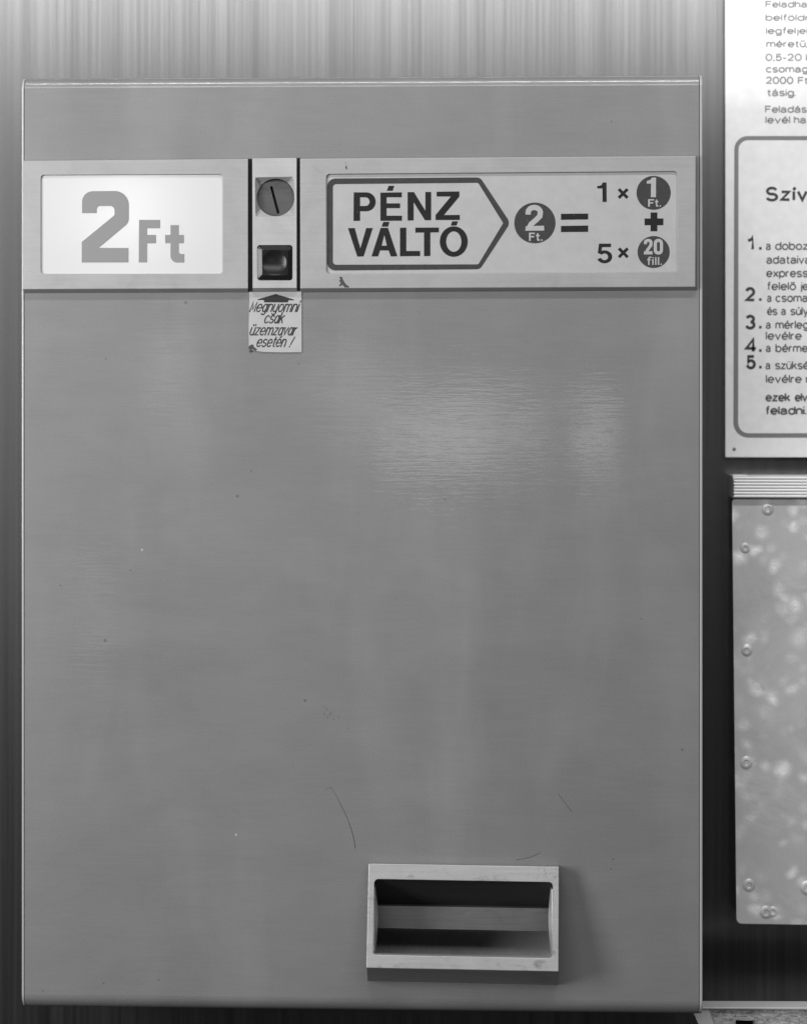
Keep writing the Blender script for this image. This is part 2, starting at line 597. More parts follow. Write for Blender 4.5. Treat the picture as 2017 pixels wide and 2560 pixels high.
for ch, base, acc in (('á', 'a', ACUTE(.44)), ('é', 'e', ACUTE(.44)), ('ö', 'o', DOTS(.44)), ('ő', 'o', DBL(.44)),
                      ('ú', 'u', ACUTE(.38)), ('ü', 'u', DOTS(.38)), ('ű', 'u', DBL(.38))):
    G[ch] = (G[base][0] + acc, G[base][1])
G['í'] = ([[(0, 1), (0, 0)], [(-.06, 1.18), (.16, 1.45)]], 0)
GS = dict(G)        # the hand-drawn italic has one-storey letters
OV = E(.36, .5, .36, .5, 180, -180, 24)
GS['a'] = ([OV, [(.74, 1), (.74, 0)]], .74)
GS['á'] = (GS['a'][0] + ACUTE(.4), .74)
GS['g'] = ([OV, [(.74, 1), (.74, -.1)] + E(.37, -.1, .37, .3, 0, -150, 10)], .74)
GS['M'] = ([[(0, 0), (0.02, 1.32), (.40, .28), (.86, 1.32), (.9, 0)]], .9)
GS['y'] = ([[(0, 1), (.0, .35)] + E(.36, .35, .36, .35, 180, 350, 10), [(.72, 1), (.72, -.1)] + E(.36, -.1, .36, .3, 0, -150, 10)], .72)
GS['v'] = ([[(0, 1), (.3, 0), (.66, 1)]], .66)
GS['t'] = ([[(.2, 1.3), (.2, .2)] + E(.42, .2, .22, .2, 180, 280, 8), [(0, .98), (.42, .98)]], .42)
GS['z'] = ([[(.03, .97), (.66, .97), (.02, .03), (.68, .03)]], .68)


def text(mb, s, x0, base, xh, x1, w, y, mi=0, glyphs=G, space=.36, slant=0.0, cap='flat', rot=0.0):
    """set a line between pixels x0 and x1 with x height xh on the base line"""
    pos, cx = [], 0.0
    for ch in s:
        pos.append(cx)
        cx += glyphs[ch][1] + space
    tot = cx - space
    k = (x1 - x0 - w) / tot if tot > 0.01 else xh
    c0 = 0
    for ch, px in zip(s, pos):
        for line in glyphs[ch][0]:
            pts = [(x0 + w / 2 + (px + a) * k + slant * (b - 0.5) * xh, base - b * xh + rot * (px + a) * k) for a, b in line]
            ribbon(mb, pts, w, y - 0.000012 * (c0 % 5), mi, cap)
            c0 += 1


# ------------------------------------------------------------------ the wall
WALL_Y = 0.16
wb = MB()
wb.add([(-1.6, WALL_Y, -1.3), (1.6, WALL_Y, -1.3), (1.6, WALL_Y, 1.5), (-1.6, WALL_Y, 1.5)], [(0, 1, 2, 3)])
wall = wb.build('wall', M['veneer'], recalc=False)
tag(wall, 'dark wood veneer wall with upright grain behind the coin changer', 'wall', kind='structure')

# ------------------------------------------------------------------ the coin changer
XL = (P(54, 300).x + P(56.5, 2300).x) / 2
XR = (P(1755, 300).x + P(1755, 2300).x) / 2
ZT = (P(100, 196, .006).z + P(1700, 189, .006).z) / 2
ZB = (P(100, 2517, .008).z + P(1700, 2536, .008).z) / 2
print('cabinet', XL, XR, ZT, ZB, 'tops', P(100, 196).z, P(1700, 189).z, 'bottoms', P(100, 2517).z, P(1700, 2536).z,
      'lefts', P(54, 300).x, P(56.5, 2300).x)
changer = bpy.data.objects.new('coin_changer', None)
COL.objects.link(changer)
changer.location = (0, 0, 0)
changer.empty_display_size = 0.05
tag(changer, 'large grey enamelled coin changer with lit price panel and coin tray on the veneer wall', 'coin changer')

RF_T, RF_B = 0.0080, 0.0120      # rounding of the front's top and bottom edge
XS0, XS1 = XL + 0.0022, XR - 0.0026
HOLE_PRICE = rpoly([(96, 431), (563, 429), (563, 691), (96, 692)], 8)
HOLE_STRIP = [(634, 440), (739, 439), (739, 705), (634, 706)]
HOLE_TRAY = [(936, 2200), (1381, 2207), (1378, 2394), (934, 2386)]

b = MB()
NX = 1
front = [(XS0, 0, ZT - RF_T), (XS1, 0, ZT - RF_T), (XS1, 0, ZB + RF_B), (XS0, 0, ZB + RF_B)]
b.poly([Vector(p) for p in front], [L(HOLE_PRICE, 0), L(HOLE_STRIP, 0), L(HOLE_TRAY, 0)])
for x0, x1 in ((XS0, XS1),):
    ar, br = [], []
    prof = [(RF_T - RF_T * math.cos(math.pi / 2 * k / 10) if False else RF_T * (1 - math.sin(math.pi / 2 * (1 - k / 10))), ZT - RF_T + RF_T * math.cos(math.pi / 2 * (1 - k / 10))) for k in range(11)]
    prof.append((WALL_Y - 0.002, ZT))
    b.loft([(x0, y, z) for y, z in prof], [(x1, y, z) for y, z in prof], 0, True, close=False)
    prof = [(RF_B * (1 - math.cos(math.pi / 2 * k / 10)), ZB + RF_B - RF_B * math.sin(math.pi / 2 * k / 10)) for k in range(11)]
    prof.append((WALL_Y - 0.002, ZB))
    b.loft([(x0, y, z) for y, z in prof], [(x1, y, z) for y, z in prof], 0, True, close=False)
# scratches and stains worn into the enamel (second material, a hair proud of it)
def scratch(pts, w, mi=1):
    ribbon(b, pts, w, -0.00012, mi)
scratch([(812, 1975), (828, 1967)], 0.6)
scratch([(828, 1968), (838, 1985), (850, 2008)], 0.8)
scratch([(850, 2008), (862, 2032), (873, 2058)], 1.2)
scratch([(873, 2058), (881, 2082), (886, 2105), (888, 2121)], 1.7)
scratch([(1290, 2150), (1325, 2143), (1350, 2132)], 1.2)
scratch([(1395, 1985), (1408, 2002), (1428, 2029)], 1.0)
for k in range(9):
    x, y = random.uniform(802, 870), random.uniform(1760, 1815)
    y = 1762 + (x - 802) * .62 + random.uniform(-18, 22)
    scratch([(x, y), (x + random.uniform(1.5, 4), y + random.uniform(3, 7))], 0.8)
for x, y in ((627, 1178), (1110, 1250), (1600, 1548), (150, 1465), (325, 1427), (745, 910), (1525, 2173), (258, 2459), (107, 2478), (395, 2450)):
    scratch([(x, y), (x + 3.4, y - 2.2)], 1.6)
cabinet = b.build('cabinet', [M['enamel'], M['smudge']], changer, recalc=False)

def profile_loop(x, inset=0.0):
    pts = []
    for k in range(9):
        t = math.pi / 2 * k / 8
        pts.append((x, RF_T * (1 - math.cos(t)) + inset, ZT - RF_T + RF_T * math.sin(t)))
    pts += [(x, WALL_Y - .002, ZT), (x, WALL_Y - .002, ZB)]
    for k in range(9):
        t = math.pi / 2 * (1 - k / 8)
        pts.append((x, RF_B * (1 - math.cos(t)) + inset, ZB + RF_B - RF_B * math.sin(t)))
    return pts
for x0, x1 in ((XL, XL + .0018), (XR - .0021, XR)):
    s = MB()
    a_, c_ = profile_loop(x0), profile_loop(x1)
    n_ = len(a_)
    s.add(a_ + c_, [list(range(n_)), list(range(2 * n_ - 1, n_ - 1, -1))] + [(i, (i + 1) % n_, n_ + (i + 1) % n_, n_ + i) for i in range(n_)])
    s.build('side_panel', M['edge'], changer, bevel=0.0006, segs=3)

def shrink(pts, d):
    cx = (min(p[0] for p in pts) + max(p[0] for p in pts)) / 2
    cy = (min(p[1] for p in pts) + max(p[1] for p in pts)) / 2
    hx = max(p[0] for p in pts) - cx
    hy = max(p[1] for p in pts) - cy
    return [(cx + (x - cx) * (1 - d / hx), cy + (y - cy) * (1 - d / hy)) for x, y in pts]


# ---- left frame with the lit price pane
PY = -0.0055
o_f = [(57.5, 402), (620.5, 397.5), (620.5, 721), (57.5, 723)]
o_b = [(58, 401.5), (620.5, 397), (620.5, 731), (63, 733)]
h_f = rpoly([(103, 437.5), (556.5, 435.5), (556.5, 684.5), (103, 685)], 8)
pf = MB()
pf.slab(L(o_f, PY), L(o_b, -0.0002), [L(h_f, PY)], [[p + Vector((0, .0048, 0)) for p in L(shrink(h_f, 1.8), PY)]])
price = pf.build('price_frame', M['alu'], changer, bevel=0.00035)
pb = MB()
pb.poly(L(rpoly([(99, 433), (560, 431), (560, 689), (99, 690)], 8), -0.0038))
pane = pb.build('price_pane', M['lit'], price, recalc=False)
pane['label'] = 'white backlit plastic pane'
def zA(pts):
    return [(40 + .35129 * x, 360 + .35129 * y) for x, y in pts]
two = rpoly([(472, 492), (472, 336), (806, 334), (806, 560), (592, 739), (803, 740), (803, 843), (470, 843), (470, 697), (703, 506), (703, 441), (578, 441), (578, 492)],
            [0, 96, 100, 62, 0, 0, 0, 0, 0, 22, 40, 40, 0], 10)
eff = [(877, 540), (1028, 540), (1028, 600), (936, 600), (936, 647), (999, 647), (999, 707), (936, 707), (936, 843), (875, 843)]
tee = rpoly([(1101, 577), (1161, 577), (1161, 647), (1197, 647), (1197, 706), (1161, 706), (1161, 783), (1200, 783), (1200, 844), (1101, 844), (1101, 706), (1063, 706), (1063, 647), (1101, 647)],
            [0, 0, 0, 0, 0, 0, 28, 0, 0, 66, 0, 0, 0, 0], 8)
pl = MB()
for g in (two, eff, tee):
    pl.poly(L(zA(g), -0.0040))
pl.build('price_lettering', M['grey_ink'], price, recalc=False)
bulb = bpy.data.lights.new('pane_bulb', 'POINT')
bulb.energy, bulb.shadow_soft_size = 0.10, 0.02
bo = bpy.data.objects.new('pane_bulb', bulb)
COL.objects.link(bo)
bo.location = P(345, 540, 0.048) 

# ---- middle strip: coin slot and push button
o_f = [(631, 396), (741.5, 395), (741.5, 719.5), (632, 720)]
o_b = [(631, 395.5), (742, 394.5), (743, 729), (632, 730)]
sq = [(637.5, 443.5), (734.5, 441.5), (737, 541), (639, 542)]
CX, CYY, CR = 689.2, 493.6, 47.0
def sq_pts(q, cx, cy, n):
    """boundary points of quad q seen from (cx, cy) at n even angles"""
    out = []
    for k in range(n):
        a = 2 * math.pi * k / n + math.pi / 4
        d = Vector((math.cos(a), math.sin(a)))
        best = None
        for i in range(4):
            p, e = Vector(q[i]), Vector(q[(i + 1) % 4]) - Vector(q[i])
            den = d.x * e.y - d.y * e.x
            if abs(den) < 1e-9:
                continue
            w = p - Vector((cx, cy))
            t = (w.x * e.y - w.y * e.x) / den
            u = (w.x * d.y - w.y * d.x) / den
            if t > 0 and -1e-6 <= u <= 1 + 1e-6 and (best is None or t < best):
                best = t
        out.append((cx + d.x * best, cy + d.y * best))
    return out
N_ = 64
sqp = sq_pts(sq, CX, CYY, N_)
cir = [(CX + CR * math.cos(2 * math.pi * k / N_ + math.pi / 4), CYY + CR * math.sin(2 * math.pi * k / N_ + math.pi / 4)) for k in range(N_)]
btn = rpoly([(643, 612.5), (731.5, 612.5), (731.5, 701), (643.5, 701)], 7)
cp = MB()
hb_ = [p + Vector((0, .0052, 0)) for p in L(btn, PY)]
cp.poly(L(o_f, PY), [L(sqp, PY), L(btn, PY)])
cp.loft(L(o_f, PY), L(o_b, -0.0002))
cp.loft(L(btn, PY), hb_, 1)
# funnel-shaped square recess round the disc: four sloping facets cut by the cylinder
DEP = 0.0052
q0 = [Vector(p) for p in sq]
def facet_y(x, y):
    d = min(x - 637.5, 736 - x, y - 442.5, 541.5 - y)
    return PY + DEP * min(max(d, 0), 14.5) / 14.5
rings = []
for t in (0, .33, .66, 1):
    rr = []
    for s_, c_ in zip(sqp, cir):
        x, y = s_[0] + (c_[0] - s_[0]) * t, s_[1] + (c_[1] - s_[1]) * t
        rr.append(P(x, y, PY if t == 0 else facet_y(x, y)))
    rings.append(rr)
for a_, c_ in zip(rings, rings[1:]):
    cp.loft(a_, c_, 0)
cp.loft(rings[-1], [P(x, y, 0.003) for x, y in cir], 0, True)
strip = cp.build('coin_plate', [M['alu_strip'], M['black']], changer, bevel=0.0003, angle=50)
dm = MB()
cir2 = ell(CX + .3, CYY + .6, CR - 1.3, CR - 1.3, 64)
slot = [(675.0, 466.8), (681.2, 465.2), (699.4, 533.0), (692.8, 535.0)]
dm.poly(L(cir2, 0.0008), [L(slot, 0.0008)])
dm.loft(L(slot, 0.0008), L(slot, 0.006))
dm.poly(L(slot, 0.006), mi=1)
dm.loft(L(cir2, 0.0008), L(cir2, 0.0028), 0, True)
dm.build('coin_slot_disc', [M['disc'], M['black']], strip, recalc=False)
bb = MB()
bq = rpoly([(644, 614.5), (729, 614.5), (729, 698.8), (644.4, 699)], 7)
bcx, bcy = 685.7, 655.8
NB = 64
def ray_pts(loop, cx, cy, n):
    out = []
    for k in range(n):
        a = 2 * math.pi * k / n + math.pi / 4
        d = Vector((math.cos(a), math.sin(a)))
        best = None
        for i in range(len(loop)):
            p, e = Vector(loop[i]), Vector(loop[(i + 1) % len(loop)]) - Vector(loop[i])
            den = d.x * e.y - d.y * e.x
            if abs(den) < 1e-9:
                continue
            w = p - Vector((cx, cy))
            t = (w.x * e.y - w.y * e.x) / den
            u = (w.x * d.y - w.y * d.x) / den
            if t > 0 and -1e-6 <= u <= 1 + 1e-6 and (best is None or t > best):
                best = t
        out.append((cx + d.x * best, cy + d.y * best))
    return out
outer = ray_pts(bq, bcx, bcy, NB)
inner = sq_pts([(655, 625), (720, 625), (720, 688), (656, 688)], bcx, bcy, NB)
def circ(r):
    return [(bcx + r * math.cos(2 * math.pi * k / NB + math.pi / 4), bcy + r * math.sin(2 * math.pi * k / NB + math.pi / 4)) for k in range(NB)]
bb.loft(L(outer, 0.0), L(outer, -0.0060))
bb.loft(L(outer, -0.0060), L(inner, -0.0072))
bb.loft(L(inner, -0.0072), L(circ(30.5), -0.0071))
prev = None
for k in range(9):
    r = 30.5 * (1 - k / 8.0)
    yy = -0.0071 + 0.0016 * (1 - (r / 30.5) ** 2)
    cur = L(circ(max(r, .3)), yy)
    if prev:
        bb.loft(prev, cur, 0, True)
    prev = cur
bb.build('push_button', M['button'], strip)
gap = MB()
for x0, x1, zt, zb in ((620.6, 631.2, 397, 729), (741.6, 750.2, 395, 728)):
    gap.poly(L([(x0 - 1, zt), (x1 + 1, zt), (x1 + 1, zb), (x0 - 1, zb)], -0.0006))
gap.build('gap_lining', M['black'], changer, recalc=False)

# ---- right frame with the printed sign
o_f = [(750.3, 397), (1738.5, 390.5), (1737, 717), (751, 721)]
o_b = [(750.3, 396.5), (1739, 390), (1741.5, 726), (752, 731)]
h_f = rpoly([(815.5, 435), (1692, 428), (1692, 679.5), (816, 685)], 9)
sf = MB()
sf.slab(L(o_f, PY), L(o_b, -0.0002), [L(h_f, PY)], [[p + Vector((0, .0036, 0)) for p in L(shrink(h_f, 2.2), PY)]])
# chipped patches on the frame's paint
def blot(mb, cx, cy, r, y, mi, n=9, st=1.0):
    pts = [(cx + r * random.uniform(.35, 1.1) * math.cos(2 * math.pi * k / n), cy + st * r * random.uniform(.35, 1.1) * math.sin(2 * math.pi * k / n)) for k in range(n)]
    mb.poly(L(pts, y), mi=mi)
signf = sf.build('sign_frame', M['alu'], changer, bevel=0.00035)
ch = MB()
for cx, cy, r, st in ((865.5, 419, 3.0, 1.6), (864, 407, 2.2, .6), (866, 412, 1.2, 1.2)):
    blot(ch, cx, cy, r, PY - 0.0001, 0, 9, st)
ch.build('paint_chip', M['smudge'], signf, recalc=False)
ch = MB()
cpts = [(848, 693), (854, 691), (857, 698), (860, 704), (866, 712), (873, 716), (871, 719), (862, 718.5), (856, 712), (850, 716), (847, 714), (852, 708), (848, 702), (851, 698)]
ch.poly(L(cpts, PY - .0001))
ch.build('paint_chip', M['smudge'], signf, recalc=False)
SP = -0.0037
sp = MB()
sp.poly(L(rpoly([(811, 431), (1696, 424), (1696, 684), (811, 690)], 8), SP))
sp.build('sign_pane', M['pane'], signf, recalc=False)
def zB(pts):
    return [(740 + .32787 * x, 370 + .32787 * y) for x, y in pts]
def zC(pts):
    return [(1260 + .30445 * x, 370 + .30445 * y) for x, y in pts]
SI = SP - 0.0002
ao = MB()
outl = rpoly([(238, 233), (1402, 224), (1632, 570), (1402, 924), (238, 934)], [62, 52, 60, 52, 62], 10)
inl = rpoly([(281, 275), (1388, 265), (1578, 572), (1388, 887), (281, 890)], [26, 18, 12, 18, 26], 10)
ao.poly(L(zB(outl), SI), [L(zB(inl), SI)])
ao.build('arrow_outline', M['ring_ink'], signf, recalc=False)
lt = MB()
Pb = [(440, 338)] + ell(535, 410, 72, 72, 16, -90, 90) + [(488, 482), (488, 555), (438, 555)]
Ph = [(488, 375)] + ell(528, 408.5, 33, 33.5, 12, -90, 90) + [(488, 442)]
lt.poly(L(zB(Pb), SI), [L(zB(Ph), SI)])
for g in (
    [(643, 340), (806, 338), (806, 375), (690, 375), (690, 422), (793, 422), (793, 458), (690, 458), (690, 516), (807, 516), (807, 554), (643, 555)],
    [(706, 288), (748, 288), (737, 326), (691, 326)],
    [(850, 336), (898, 336), (985, 478), (985, 335), (1029, 335), (1029, 550), (982, 550), (896, 412), (896, 552), (850, 552)],
    [(1071, 333), (1244, 331), (1244, 370), (1126, 511), (1247, 510), (1247, 548), (1063, 549), (1063, 510), (1180, 369), (1071, 369)],
    [(396, 611), (447, 610), (490, 765), (535, 610), (585, 610), (515, 826), (467, 827)],
    [(664, 564), (711, 563), (701, 599), (652, 599)],
    [(792, 608), (840, 607), (840, 785), (945, 785), (945, 823), (792, 825)],
    [(909, 607), (1088, 606), (1088, 643), (1023, 643), (1023, 823), (975, 824), (975, 644), (909, 645)],
    [(1189, 559), (1233, 559), (1223, 591), (1179, 591)]):
    lt.poly(L(zB(g), SI))
lt.poly(L(zB([(645, 609), (700, 608), (772, 825), (722, 826), (706, 781), (640, 781), (626, 826), (575, 826)]), SI), [L(zB([(652, 745), (692, 744), (673, 662)]), SI)])
lt.poly(L(zB(ell(1201.5, 713, 106.5, 116, 48)), SI - .00001), [L(zB(ell(1201.5, 713, 58, 78, 40)), SI - .00001)])
def cross(cx, cy, h, w, rot):
    pts = [(-w, -h), (w, -h), (w, -w), (h, -w), (h, w), (w, w), (w, h), (-w, h), (-w, w), (-h, w), (-h, -w), (-w, -w)]
    c, s = math.cos(rot), math.sin(rot)
    return [(cx + x * c - y * s, cy + x * s + y * c) for x, y in pts]
eq = MB()
one_a = [(762, 331), (762, 312), (782, 310), (798, 303), (808, 283), (838, 283), (840, 442), (806, 442), (805, 331)]
five = [(777, 785), (875, 785), (875, 813), (802, 813), (796, 846)] + ell(822, 893, 63, 53, 20, -122, 158) + [(790, 902)] + ell(822, 893, 30, 28, 14, 150, -140) + [(767, 862)]
for g in ([(465, 540), (688, 538), (688, 586), (465, 589)], [(465, 640), (688, 636), (688, 688), (465, 690)], one_a, five,
          cross(975, 373, 51, 12, math.pi / 4), cross(976, 860, 51, 12, math.pi / 4), cross(1227.5, 606, 77, 27.5, 0)):
    eq.poly(L(zC(g), SI))
lt.build('sign_lettering', M['ink'], signf, recalc=False)
eq.build('exchange_sum', M['ink'], signf, recalc=False)

SW = SI - 0.0002
def tw2(x0, x1, y0, y1, th, bw):
    """bold figure 2 in a box as a thick bent line with a foot"""
    h, w = y1 - y0, x1 - x0
    r = w / 2 - th / 2
    cy = y0 + r * .98 + th * .5
    c = ell((x0 + x1) / 2, cy, r, r * .98, 16, -185, 35)
    return c, [(x0, y1), (x1, y1), (x1, y1 - bw), (x0 + th * .1, y1 - bw)]
symbols = []
def symbol(center, rx, ry, draw, label):
    mb = MB()
    mb.poly(L(zC(ell(*center, rx, ry, 56)), SI))
    draw(mb)
    o = mb.build('coin_symbol', [M['ring_ink'], M['pane']], signf, recalc=False)
    o['label'] = label
def d2(mb):
    pts = zC([(196, 547)] + ell(246, 530, 50, 42, 18, 184, 370) + [(292, 560), (262, 590), (220, 626), (203, 660)])
    ribbon(mb, pts, 47 * .30445 * .92, SW, 1)
    mb.poly(L(zC([(173, 680), (177, 642), (326, 638), (328, 678)]), SW - .00002), mi=1)
    # Ft.
    mb.poly(L(zC([(203, 695), (251, 695), (251, 707), (217, 707), (217, 722), (245, 722), (245, 734), (217, 734), (217, 762), (203, 762)]), SW), mi=1)
    mb.poly(L(zC([(268, 700), (281, 700), (281, 713), (291, 713), (291, 724), (281, 724), (281, 748), (291, 752), (291, 763), (276, 763), (268, 754), (268, 724), (259, 724), (259, 713), (268, 713)]), SW), mi=1)
    mb.poly(L(zC([(301, 750), (314, 750), (314, 762), (301, 762)]), SW), mi=1)
symbol((251, 615), 169, 167, d2, 'dark round coin symbol with a pale figure 2')
def d1(mb):
    mb.poly(L(zC([(1169, 292), (1169, 271), (1190, 265), (1204, 256), (1211, 243), (1245, 243), (1244, 404), (1202, 404), (1204, 292)]), SW), mi=1)
    mb.poly(L(zC([(1180, 420), (1229, 420), (1229, 431), (1194, 431), (1194, 445), (1222, 445), (1222, 456), (1194, 456), (1194, 482), (1180, 482)]), SW), mi=1)
    mb.poly(L(zC([(1243, 424), (1255, 424), (1255, 436), (1264, 436), (1264, 446), (1255, 446), (1255, 469), (1264, 472), (1264, 482), (1250, 482), (1243, 474), (1243, 446), (1236, 446), (1236, 436), (1243, 436)]), SW), mi=1)
    mb.poly(L(zC([(1274, 470), (1285, 470), (1285, 482), (1274, 482)]), SW), mi=1)
symbol((1225, 367.5), 140, 139, d1, 'dark round coin symbol with a pale figure 1')
def d20(mb):
    pts = zC([(1158, 790)] + ell(1181, 774, 23, 15, 14, 184, 370) + [(1202, 800), (1180, 830), (1163, 858)])
    ribbon(mb, pts, 25 * .30445, SW, 1)
    mb.poly(L(zC([(1144, 874), (1146, 848), (1216, 848), (1216, 874)]), SW - .00002), mi=1)
    mb.poly(L(zC(rpoly([(1226, 746), (1302, 746), (1302, 875), (1226, 875)], 36, 8)), SW), [L(zC(rpoly([(1252, 772), (1277, 772), (1277, 849), (1252, 849)], 12, 6)), SW)], mi=1)
    # fill.
    ribbon(mb, zC(ell(1200, 908, 14, 11, 6, -70, -180) + [(1186, 960)]), 12 * .30445, SW, 1)
    mb.poly(L(zC([(1172, 913), (1204, 913), (1204, 922), (1172, 922)]), SW - .00002), mi=1)
    for x, t0 in ((1219, 913), (1242, 896), (1265, 896)):
        mb.poly(L(zC([(x - 6, t0), (x + 6, t0), (x + 6, 960), (x - 6, 960)]), SW), mi=1)
    mb.poly(L(zC([(1213, 896), (1225, 896), (1225, 906), (1213, 906)]), SW), mi=1)
    mb.poly(L(zC([(1281, 949), (1293, 949), (1293, 960), (1281, 960)]), SW), mi=1)
symbol((1225, 853.5), 131.5, 131, d20, 'dark round coin symbol with a pale figure 20')

# ---- hand-lettered paper label under the strip
def zD(pts):
    return [(590 + .15686 * x, 560 + .15686 * y) for x, y in pts]
LY = -0.0009
lb = MB()
lp = zD([(216, 1085), (1045, 1078), (1047, 2043), (740, 2046), (440, 2040), (330, 2022), (208, 2010), (203, 1700), (212, 1300)])
lb.slab(L(lp, LY), L(lp, -0.0001))
for cx, cy, r in ((240, 1975, 50), (262, 1940, 32), (285, 1985, 38), (235, 2010, 30), (315, 2000, 26)):
    blot(lb, *zD([(cx, cy)])[0], r * .15686, LY - .0001 - r * 1e-6, 1, 11)
label = lb.build('paper_label', [M['paper'], M['smudge']], changer)
label['label'] = 'small hand-lettered paper label stuck below the push button'
am = MB()
am.poly(L(zD([(632, 1115), (928, 1205), (926, 1215), (832, 1214), (832, 1247), (447, 1248), (447, 1211), (345, 1209), (347, 1199)]), LY - .0002))
am.build('arrow_mark', M['pen'], label, recalc=False)
ll = MB()
for s_, x0, x1, base, xh in (('Megnyomni', 232, 1000, 1395, 118), ('csak', 455, 765, 1577, 118), ('üzemzavar', 226, 965, 1769, 118), ('esetén', 333, 800, 1953, 116)):
    a_, b_ = zD([(x0, base)])[0], zD([(x1, base)])[0]
    text(ll, s_, a_[0], a_[1], xh * .15686, b_[0], 2.7, LY - .0002, 0, GS, .3, .36, 'round')
ribbon(ll, zD([(938, 1800), (868, 1925)]), 2.3, LY - .0002, 0, 'round')
ribbon(ll, zD([(853, 1952), (855, 1957)]), 3.0, LY - .0002, 0, 'round')
ll.build('label_lettering', M['pen'], label, recalc=False)

# ---- coin tray
P1, P2 = 0.014, 0.036
def ty(py):
    return -(P1 + (P2 - P1) * (py - 2163) / (2424 - 2163))
def LT(pts, dy=0.0):
    return [P(x, y, ty(y) + dy) for x, y in pts]
o_f = [(921.5, 2159), (1396.8, 2167), (1395.6, 2428.6), (915.8, 2419.4)]
o_b = [(922.5, 2155.5), (1396, 2162.5), (1393.6, 2463), (917.8, 2452.8)]
h_f = rpoly([(935.7, 2198), (1381.6, 2205.8), (1379.7, 2396), (932.6, 2387)], [11, 11, 8, 8])
tm = MB()
tm.slab(LT(o_f), L(o_b, -0.0001), [LT(h_f)], [[p + Vector((0, .0045, 0)) for p in LT(h_f)]])
for i in range(len(tm.f)):
    pass
tray = tm.build('coin_tray', [M['steel'], M['steel_under']], changer, bevel=0.0004)
for p in tray.data.polygons:                      # the sloping underside, its bounce light put into a paler steel
    if p.normal.z < -0.55 and p.center.z < P(1000, 2415, -.02).z:
        p.material_index = 1
xl, xr = P(938, 2290, -.01).x - .003, P(1377, 2290, -.01).x + .003
def zz(px, py, y):
    return P(px, py, y).z
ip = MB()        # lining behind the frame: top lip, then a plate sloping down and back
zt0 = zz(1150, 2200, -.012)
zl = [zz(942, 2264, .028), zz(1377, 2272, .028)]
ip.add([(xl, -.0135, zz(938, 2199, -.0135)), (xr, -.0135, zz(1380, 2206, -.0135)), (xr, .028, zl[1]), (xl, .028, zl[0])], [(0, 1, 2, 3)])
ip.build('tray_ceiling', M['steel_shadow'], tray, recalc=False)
fb = MB()
t_l, t_r = P(942, 2264, .020), P(1374, 2271.5, .020)
b_l, b_r = P(946, 2319.5, .0165), P(1370, 2328.5, .0165)
for q in (t_l, b_l):
    q.x = xl
for q in (t_r, b_r):
    q.x = xr
fb.add([t_l, t_r, b_r, b_l, b_l + Vector((0, .0015, 0)), b_r + Vector((0, .0015, 0)), t_l + Vector((0, .01, 0)), t_r + Vector((0, .01, 0))],
       [(3, 2, 1, 0), (4, 5, 2, 3), (0, 1, 7, 6)])
fb.build('tray_flap', M['steel_dark'], tray, recalc=False)
sb = MB()
prof = []
z0, z1 = zz(1150, 2318, .03), zz(1150, 2396, -.030)
for k in range(17):
    t = k / 16
    a = math.pi / 2 * t
    prof.append((.085 - .045 * (1 - math.cos(a)), z0 + .006 - (z0 + .006 - z1 + .036) * math.sin(a)))
sb.loft([(xl, y, z - .0) for y, z in prof], [(xr, y, z - .0022) for y, z in prof], 0, True, close=False)
sb.build('tray_scoop', M['scoop'], tray, recalc=False)
for x, sgn in ((xl, 1), (xr, -1)):
    cb = MB()
    zc0, zc1 = zz(1150, 2196, 0), zz(1150, 2400, -.02)
    cb.add([(x, -.030, zc1), (x, .09, zc1 - .036), (x, .09, zc0), (x, -.012, zc0)], [(0, 1, 2, 3)])
    # a rolled sheet edge standing just inside the opening
    px0 = x + sgn * .0022
    for k in range(8):
        t = k / 8
    a_, c_ = [], []
    for k in range(13):
        t = k / 12
        zz_ = zc0 - .004 - t * (zc0 - zc1 - .006)
        yy = -.0135 - .016 * t
        a_.append((px0 + sgn * .0006, yy, zz_))
        c_.append((px0 + sgn * (.0006 + .0022 * math.sin(math.pi * t)), yy + .012, zz_))
    cb.loft(a_, c_, 0, True, close=False)
    cb.loft([(px0, q[1], q[2]) for q in a_], a_, 0, True, close=False)
    cb.build('tray_cheek', M['scoop'], tray, recalc=False)

# ------------------------------------------------------------------ notice board right of the machine
BY = 0.152
nb = MB()
nx1 = 2420
brd = [(1812, -260), (nx1, -260), (nx1, 1143.5), (1812, 1143.5)]
nb.slab(L(brd, BY), [p + Vector((0, .006, 0)) for p in L(brd, BY)])
notice = nb.build('notice_board', M['board'], bevel=0.0006)
tag(notice, 'white printed instruction board with numbered steps, right of the machine, above the metal cover', 'notice board')
fr = MB()
NY = BY - 0.0002
fo = rpoly([(1834.5, 340), (2380, 340), (2380, 1094), (1832, 1094)], [34, 34, 38, 38], 10)
fi = rpoly([(1845, 350), (2369, 350), (2369, 1083), (1844, 1083)], [24, 24, 26, 26], 10)
fr.poly(L(fo, NY), [L(fi, NY)])
fr.build('border_line', M['board_grey'], notice, recalc=False)
nl = MB()
nm = MB()
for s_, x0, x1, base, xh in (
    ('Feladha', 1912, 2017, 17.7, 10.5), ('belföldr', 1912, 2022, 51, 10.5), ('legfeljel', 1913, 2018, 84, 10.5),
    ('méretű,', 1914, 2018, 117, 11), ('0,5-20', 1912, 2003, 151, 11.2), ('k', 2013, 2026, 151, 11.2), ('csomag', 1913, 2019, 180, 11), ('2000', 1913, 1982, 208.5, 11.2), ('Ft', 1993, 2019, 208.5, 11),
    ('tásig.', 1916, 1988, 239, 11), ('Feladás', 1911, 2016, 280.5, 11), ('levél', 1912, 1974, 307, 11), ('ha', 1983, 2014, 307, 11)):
    text(nl, s_, x0, base, xh, x1, 3.1, NY, space=.28)
